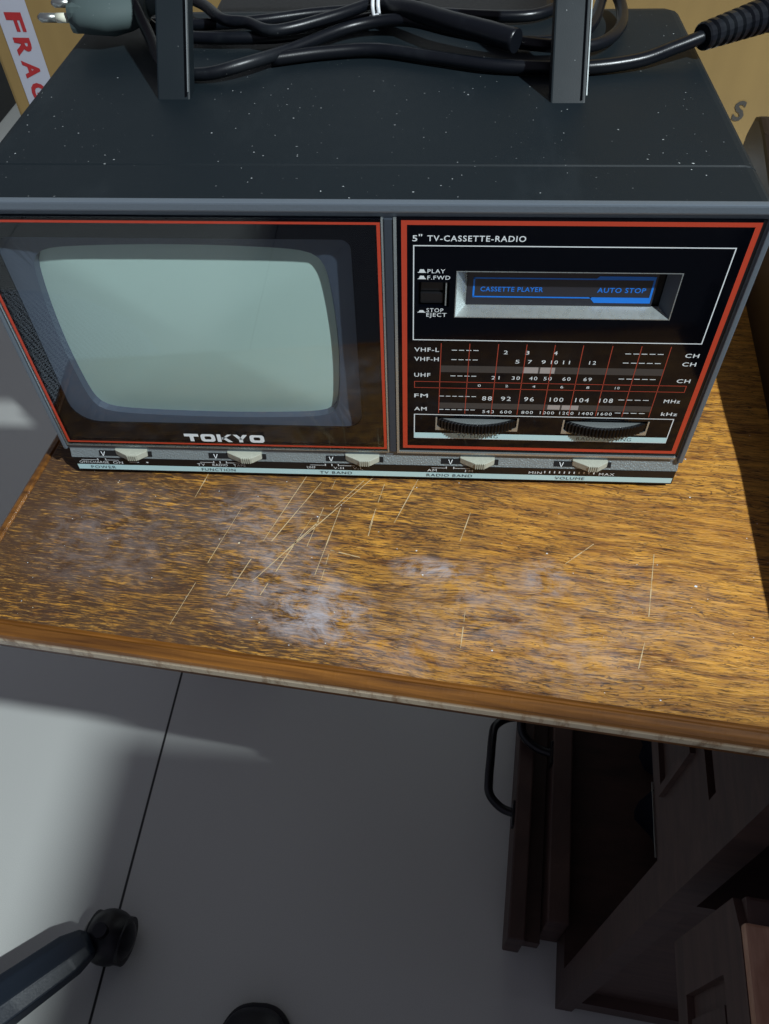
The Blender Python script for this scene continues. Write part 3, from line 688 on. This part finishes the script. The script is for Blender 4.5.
# pulled-out upper drawer at the lower right of the picture: panelled side, worn top with light painted in
b = MB(); bx0, bx1, bz0, bz1 = .3735, .60, -.236, -.122
b.box((bx0+.004, -.115, bz0), (bx0+.020, -.020, bz1), bev=.002)
b.prism([(bx0, -.020, bz0), (bx0, -.0205, bz1-.006), (bx0, -.036, bz1), (bx0, -.050, bz1), (bx0, -.050, bz0)], (.004, 0, 0))
b.box((bx0, -.115, bz1-.030), (bx0+.004, -.050, bz1)); b.box((bx0, -.115, bz0), (bx0+.004, -.050, bz0+.018)); b.box((bx0+.001, -.115, bz0+.022), (bx0+.004, -.062, bz1-.036))
b.box((bx0+.0201, -.115, bz0), (bx1, -.020, bz1-.006))
dr = b.build('drawer', 'dwood', DESK, label='pulled-out upper drawer with panelled side')
b = MB(); b.box((bx0, -.115, bz1+.0002), (bx1, -.034, bz1+.007), bev=.0015); b.build('drawer_lid', 'dwood_lit', dr, label='worn copper-edged lid coloured as if lit')
# cloth inside the open compartment, pale bar for the lit rail edge
b = MB(); n_ = 18
for i in range(n_+1): pass
V = [[b.bm.verts.new((PX+.05+.05*math.sin(j*.9)*.4+.0*i, .11+.38*j/24, -.668+.34*i/12*(1) )) for j in range(25)] for i in range(13)]
for i, r_ in enumerate(V):
    for j, v in enumerate(r_): v.co.x += .012*math.sin(j*1.7)+.05*math.cos(i/12*1.3)+.006*math.sin(i*1.1+j*.5)
for i in range(12):
    for j in range(24): f = b.bm.faces.new((V[i][j], V[i][j+1], V[i+1][j+1], V[i+1][j])); f.smooth = True
ext = bmesh.ops.solidify(b.bm, geom=list(b.bm.faces), thickness=.004)
OC = b.build('hanging_cloth', 'cloth', None, origin=(0,0,0)); OC.matrix_world = DM
OC['label'] = 'dark navy cloth hanging in the open compartment under the desk'; OC['category'] = 'cloth'
b = MB(); b.box((PX-.0012, .038, -.2712), (PX+.0002, .090, -.2696)); b.build('lit_edge', 'pin', ped, label='short pale strip painted as the lit compartment edge')  # thin pale bar stands in for light on the rail edge

# ------------------------------------------------------------------ cables on the television
def P3(*a): return [Vector(p) for p in a]
cz = H+.0034
def cable_obj(name, parent, paths, r, m='cable', **props):
    b = MB()
    for pts in paths: b.tube(spline(pts, 8), r, 10)
    return b.build(name, m, parent, **props)
PC = empty('power_cord', (-.10, .14, H), label='coiled black power cord with grey two-pin plug, across the television top', category='cable')
cable_obj('cord', PC, [
 [(-.125,.172,.172),(-.115,.150,.166),(-.103,.128,.156),(-.092,.108,cz),(-.074,.100,cz),(-.055,.106,cz+.002),(-.036,.126,cz+.001),(-.012,.148,cz+.002),(.012,.150,cz+.004),(.034,.136,cz+.0045),(.055,.125,cz+.0045),(.080,.121,cz+.003),(.100,.128,cz+.001),(.113,.148,cz+.001),(.116,.172,cz+.003),(.110,.190,cz+.010)],
 [(-.140,.185,.170),(-.125,.168,.158),(-.108,.150,cz+.002),(-.090,.140,cz+.001),(-.060,.138,cz+.001),(-.040,.144,cz),(-.010,.162,cz),(.020,.168,cz+.001),(.045,.150,cz),(.062,.135,cz),(.085,.136,cz),(.100,.152,cz),(.108,.178,cz+.004)],
 ], .0027)
cable_obj('cord_loops', PC, [
 [(-.100,.185,cz+.004),(-.085,.165,cz+.006),(-.072,.146,cz+.006),(-.060,.142,cz+.006),(-.045,.132,cz+.006),(-.02,.146,cz+.007),(.0,.165,cz+.007),(.02,.178,cz+.006)],
 [(-.112,.160,cz),(-.088,.158,cz),(-.06,.162,cz),(-.03,.172,cz),(.0,.176,cz),(.03,.170,cz),(.07,.166,cz),(.09,.180,cz)],
 ], .0026)
b = MB(); b.tube(spline([(.000,.166,cz+.005),(.016,.150,cz+.008),(.034,.132,cz+.009),(.050,.119,cz+.0093),(.0625,.110,cz+.0090)], 8), [.0040+.0001*min(8, k//3) for k in range(33)], 14); b.build('cord_sleeve', 'cable', PC, label='thick shiny sleeve at the cord end')
# plug: flattened body with tapering neck and two sleeved pins
pl = Vector((-.128, .147, .160)); 
b = MB(); d = Vector((-1, .06, .02)).normalized()
b.tube([pl+Vector((.020,.002,.0)), pl+Vector((.012,.001,0)), pl+Vector((.004,0,0)), pl+Vector((-.008,0,0)), pl+Vector((-.013,0,0))], [.0075, .0115, .0135, .0125, .0105], 16)
for v in b.bm.verts: v.co.y = pl.y+(v.co.y-pl.y)*1.25; v.co.z = pl.z+(v.co.z-pl.z)*.72
b.box((pl.x-.014, pl.y-.0135, pl.z-.0062), (pl.x-.004, pl.y+.0135, pl.z+.0062), bev=.003)
b.tube(spline([pl+Vector((.018,.003,0)), pl+Vector((.024,.008,.002)), pl+Vector((.026,.018,.006)), pl+Vector((.020,.032,.012))], 6), .0045, 10)
plug = b.build('plug', 'plug', PC, label='grey two-pin plug', smooth=False)
for k, dy in enumerate((-.0095, .0095)):
    b = MB(); c = pl+Vector((-.014, dy, 0)); b.tube([c, c+Vector((-.006, .0002, 0))], .0021, 12, 'ivory' if k == 0 else 'plug'); b.tube([c+Vector((-.006,.0002,0)), c+Vector((-.0135,.0006,0)), c+Vector((-.0150,.0006,0))], [.0020,.0020,.0009], 12, 'pin'); b.build('plug_pin', 'pin', plug, label='metal pin with insulating sleeve')
# second lead with ribbed strain relief
AL = empty('adapter_lead', (.10, .10, H), label='glossy black lead with ribbed strain relief reaching right past the television', category='cable')
cable_obj('lead', AL, [[(-.046,.1165,cz-.0003),(-.022,.124,cz-.0003),(.002,.1265,cz-.0003),(.028,.1175,cz-.0003),(.050,.1095,cz-.0003),(.072,.1065,cz-.0003),(.094,.1065,cz-.0003),(.116,.1115,cz+.0005),(.132,.1185,.1530),(.1450,.1240,.1555)]], .0029)
a0 = Vector((.1440,.1232,.1556)); a1 = Vector((.1800,.1475,.1570)); ax = (a1-a0); b = MB(); n_ = 60; pts = []; rad = []
for k in range(n_+1):
    t = k/n_; base = .0056+.0020*t; ph = (t*9) % 1; g = .0011 if (ph > .62 and .06 < t < .98) else 0; pts.append(a0+ax*t); rad.append(base-g if k not in (0, n_) else base*.9)
b.tube(pts, rad, 18, smooth=False); b.tube([a1, a1+ax.normalized()*.045], [.0085,.0090], 18); b.build('strain_relief', 'cable', AL, label='ribbed shiny strain relief')
b = MB(); b.tube(spline([(-.0010,.176,.170),(-.0018,.168,.164),(-.0022,.1555,.1595),(-.0015,.1535,.1545),(.0008,.1535,.1555)], 6), .0009, 8); b.tube(spline([(.0012,.176,.170),(.0004,.168,.164),(.0003,.156,.1595),(.0008,.1535,.1555)], 6), .0009, 8)
b.build('cable_tie', 'tie', None, origin=(0,.155,H), label='small white plastic tie around the coiled cord', category='cable tie')

# ------------------------------------------------------------------ cartons behind
def carton(name, corner, w, d, h, rot, deco, **props):
    R_ = Matrix.Rotation(rot, 4, 'Z'); o = bpy.data.objects.new(name, None); COL.objects.link(o); o.matrix_world = Matrix.Translation(Vector(corner)+Vector((0,0,Z0))) @ R_; ORG[o.name] = Vector((0,0,0))
    b = MB(); b.box((0,0,0), (w,d,h), bev=.003); b.build('box_body', 'carton', o); deco(o)
    for k, v in props.items(): o[k] = v
    return o
def deco_left(o):
    b = MB(); b.quad([(.014,-.0006,.30),(.014+.0285,-.0006,.30),(.014+.0285,-.0006,.855),(.014,-.0006,.855)]); t = b.build('printed_tape', 'tape', o, label='white tape printed in red')
    b = MB(); z = .780+.0
    for ch, zz in (('E', .832), ('F', .803), ('R', .784), ('A', .766), ('G', .748), ('I', .733), ('L', .723), ('E', .706)):
        vs, fs = text_polys(ch, 1, .04); ax = min(v.x for v in vs); bx_ = max(v.x for v in vs); wd = .0145 if ch != 'I' else .004; i = b.mi('tapered')
        vv = [b.bm.verts.new((.0215+(v.y/.70)*.0135, -.0009, zz-(v.x-ax)/(bx_-ax)*wd)) for v in vs]
        for f in fs:
            try: b.bm.faces.new([vv[k] for k in f]).material_index = i
            except ValueError: pass
    b.build('tape_lettering', 'tapered', t)
carton('cardboard_box', (-.351, .45, -.74), .22, .30, .86, math.radians(-4), deco_left, label='tall brown cardboard box with white FRAGILE tape, left behind the television', category='box')
def deco_right(o):
    b = MB(); add_text(b, 'S', .1385, .1465, .025, .013, -.0005, 'printgrey', bold=.03); b.build('printed_letter', 'printgrey', o, label='grey printed letter S')
carton('cardboard_box', (.105, .335, .0012), .30, .20, .33, math.radians(0), deco_right, label='brown cardboard box on the desk, right behind the television', category='box')
b = MB(); b.box((.10, .235, .0002), (.30, .50, .0011)); o = b.build('paper_sheet', 'paper', None, origin=(.2,.3,0), label='white sheet lying under the right cardboard box', category='paper')

b = MB(); b.box((-.110, .232, .0005), (.098, .330, .118), bev=.004)
for k in range(5): b.box((-.100, .228, .020+.018*k), (.090, .2325, .030+.018*k), bev=.001)
b.build('plastic_case', 'furn', None, origin=(0,.28,0), label='black ribbed case directly behind the television and cables', category='case')

# ------------------------------------------------------------------ office chair (lower left) and shoe
hub = Vector((-.550, -.286, -.74)); CH = empty('office_chair', tuple(hub), label='dark blue-grey swivel office chair whose base arm enters at lower left', category='chair')
def arm(ang):
    d = Vector((math.cos(ang), math.sin(ang), 0)); s_ = Vector((-d.y, d.x, 0)); b = MB()
    secs = []
    for t, w, zt, zb in ((.03,.026,.098,.050),(.12,.025,.090,.052),(.20,.0235,.082,.052),(.262,.0215,.074,.050),(.282,.016,.068,.050),(.287,.010,.062,.052)):
        c = hub+d*t
        secs.append([b.bm.verts.new(c+s_*(w*a)+Vector((0,0,zb+(zt-zb)*q))) for a, q in ((-1,0),(-1,.72),(-.35,1),(.55,1),(1,.82),(1,0))])
    for p, q in zip(secs, secs[1:]):
        for k in range(6): j = (k+1) % 6; b.bm.faces.new((p[k], p[j], q[j], q[k]))
    b.bm.faces.new(secs[0][::-1]); b.bm.faces.new(secs[-1]); bmesh.ops.recalc_face_normals(b.bm, faces=b.bm.faces)
    bmesh.ops.bevel(b.bm, geom=[e for e in b.bm.edges], offset=.002, segments=2, profile=.6, affect='EDGES')
    b.build('base_arm', 'chair', CH)
    b = MB(); c = hub+d*.300; ax_ = Vector((math.cos(ang-.85), math.sin(ang-.85), 0))
    for s2 in (-1, 1): b.cyl(c+ax_*(.0135*s2)+Vector((0,0,.0265)), ax_, .0260, .016, 28)
    b.cyl(c+Vector((0,0,.0265)), ax_, .012, .03, 16)
    # hood over the wheels
    q = bmesh.ops.create_uvsphere(b.bm, u_segments=28, v_segments=14, radius=1)
    for v in q['verts']: v.co = c+Vector((v.co.x*.0300, v.co.y*.0300, .0300+max(v.co.z, -.25)*.0300))
    for f in {f for v in q['verts'] for f in v.link_faces}: f.smooth = True
    b.cyl(c+Vector((0,0,.058)), (0,0,1), .008, .02, 14)
    b.build('caster', 'rubber', CH, label='black twin-wheel caster')
for k in range(5): arm(math.radians(41+72*k))
b = MB(); b.cyl(hub+Vector((0,0,.09)), (0,0,1), .04, .07, 28); b.cyl(hub+Vector((0,0,.25)), (0,0,1), .025, .27, 24); b.build('column', 'chair', CH)
b = MB(); sc_ = Vector((-.50, -.30, 0)); b.tube([sc_+Vector((0,0,z)) for z in (-.335,-.328,-.300,-.282,-.272,-.270)], [.225,.250,.262,.258,.244,.225], 72)
b.build('seat', 'fabric', CH, label='grey woven seat')
b = MB(); b.box((-.815, -.52, -.22), (-.790, -.08, .22), bev=.011); b.build('backrest', 'fabric', CH, label='grey woven backrest')
b = MB(); b.box((-.850, -.33, -.360), (-.8155, -.27, .08), bev=.008); b.box((-.84, -.33, -.372), (-.48, -.27, -.336)); b.build('back_bracket', 'chair', CH)
# shoe
b = MB(); s0 = Vector((-.142, -.146, -.74)); prevr = None; n_ = 36
prof_ = spline([Vector(q) for q in ((0,.004,.012),(.004,.018,.026),(.014,.030,.036),(.035,.039,.044),(.07,.043,.050),(.11,.041,.060),(.15,.037,.078),(.20,.033,.092),(.25,.032,.095),(.275,.024,.090),(.280,.010,.080))], 5)
for (t, w, h0) in prof_:
    ring = [b.bm.verts.new(s0+Vector((w*math.cos(a), -t, .012+(h0-.012)*(math.sin(a)*.5+.5) if True else 0))) for a in [2*math.pi*k/n_ for k in range(n_)]]
    if prevr:
        for k in range(n_): j = (k+1) % n_; b.bm.faces.new((prevr[k], prevr[j], ring[j], ring[k])).smooth = True
    else: b.bm.faces.new(ring)
    prevr = ring
b.bm.faces.new(prevr); bmesh.ops.recalc_face_normals(b.bm, faces=b.bm.faces)
SH = empty('shoe', tuple(s0), label='black rounded shoe toe on the tiles at the bottom edge', category='shoe')
b.build('upper', 'shoe', SH)
b = MB(); P_ = [(q.y, -q.x) for q in spline([Vector((t, w, 0)) for t, w in ((-.004,.008),(-.001,.020),(.006,.030),(.018,.038),(.035,.043),(.08,.046),(.14,.040),(.20,.036),(.26,.034),(.284,.020))], 4)]; P_ = P_+[(-x, y) for x, y in P_[::-1]]
b.prism([s0+Vector((x, y, 0)) for x, y in P_], (0,0,.012), None, bev=.002); b.build('sole', 'rubber', SH)

# ------------------------------------------------------------------ room
def struct(name, b, m, **k):
    o = b.build(name, m, None, origin=(0,0,0)); o['kind'] = 'structure'; return o
b = MB(); b.box((-3.3, -3.3, -.10), (3.3, 3.3, 0)); o = struct('floor', b, 'floor'); o.matrix_world = Matrix.Translation((-.3333, -.22, 0)) @ Matrix.Rotation(math.radians(-1.05), 4, 'Z')
b = MB(); b.box((-3, 2.3, -.74), (3, 2.4, 1.9)); struct('wall_back', b, 'wall')
b = MB(); b.box((-2.6, 1.95, -.739), (-1.27, 2.29, .2), bev=.004); b.build('storage_cabinet', 'furn', None, origin=(-1.9,2.1,-.74), label='black cabinet edge far behind the left cardboard box', category='cabinet')

b = MB(); b.box((.606, -1.10, -.70), (1.25, -.498, .90), bev=.004); wr = empty('blocker', (.94, -.81, -.74), label='tall black wardrobe added unseen right of the viewer to cast the floor shadow', category='blocker')  # unseen box with doors, added only to throw the floor shadow
b.build('blocker_body', 'furn', wr)
for k in range(2):
    b = MB(); b.box((.594, -1.09+.290*k, -.66), (.6055, -.808+.290*k, .88), bev=.003); dd = b.build('door', 'furn', wr)
    b = MB(); y = -.84 if k == 0 else -.775; b.tube([(.5935, y, .05), (.578, y, .06), (.578, y, .18), (.5935, y, .19)], .005, 10); b.build('door_handle', 'chrome', dd)
b = MB(); b.box((.625, -1.09, -.74), (1.24, -.512, -.7001)); b.build('plinth', 'furn', wr)

# ------------------------------------------------------------------ light
w = bpy.data.worlds.new('room light'); SC.world = w; w.use_nodes = True
w.node_tree.nodes['Background'].inputs[0].default_value = (.66, .66, .84, 1); w.node_tree.nodes['Background'].inputs[1].default_value = .165
L = bpy.data.lights.new('ceiling_lamp', 'POINT'); L.energy = 245; L.color = (.88, .97, 1.0); L.shadow_soft_size = .025
lo = bpy.data.objects.new('ceiling_lamp', L); COL.objects.link(lo)
lo.location = Vector((0, -.05, Z0))+Vector((.65, -.46, 1)).normalized()*2.2

# ------------------------------------------------------------------ camera
f = 777.04
R_ = ((0.99820, 0.05550, -0.02470), (0.0273, -0.7734, -0.6333), (-0.0542, 0.6315, -0.7735))
r0, r1, r2 = [Vector(r).normalized() for r in R_]
r1 = (r1-r0*r1.dot(r0)).normalized(); r2 = r0.cross(r1)
cam = bpy.data.cameras.new('camera'); co = bpy.data.objects.new('camera', cam); COL.objects.link(co)
cam.sensor_fit = 'VERTICAL'; cam.sensor_height = 36; cam.sensor_width = 27; cam.lens = f/1024*36; cam.clip_start = .01
mw = Matrix(((r0.x, -r1.x, -r2.x, .0297), (r0.y, -r1.y, -r2.y, -.2591), (r0.z, -r1.z, -r2.z, .2900+Z0), (0,0,0,1)))
co.matrix_world = mw; SC.camera = co
SC.view_settings.view_transform = 'Standard'; SC.view_settings.look = 'None'; SC.view_settings.gamma = 1; SC.view_settings.exposure = 0; SC.view_settings.use_curve_mapping = False
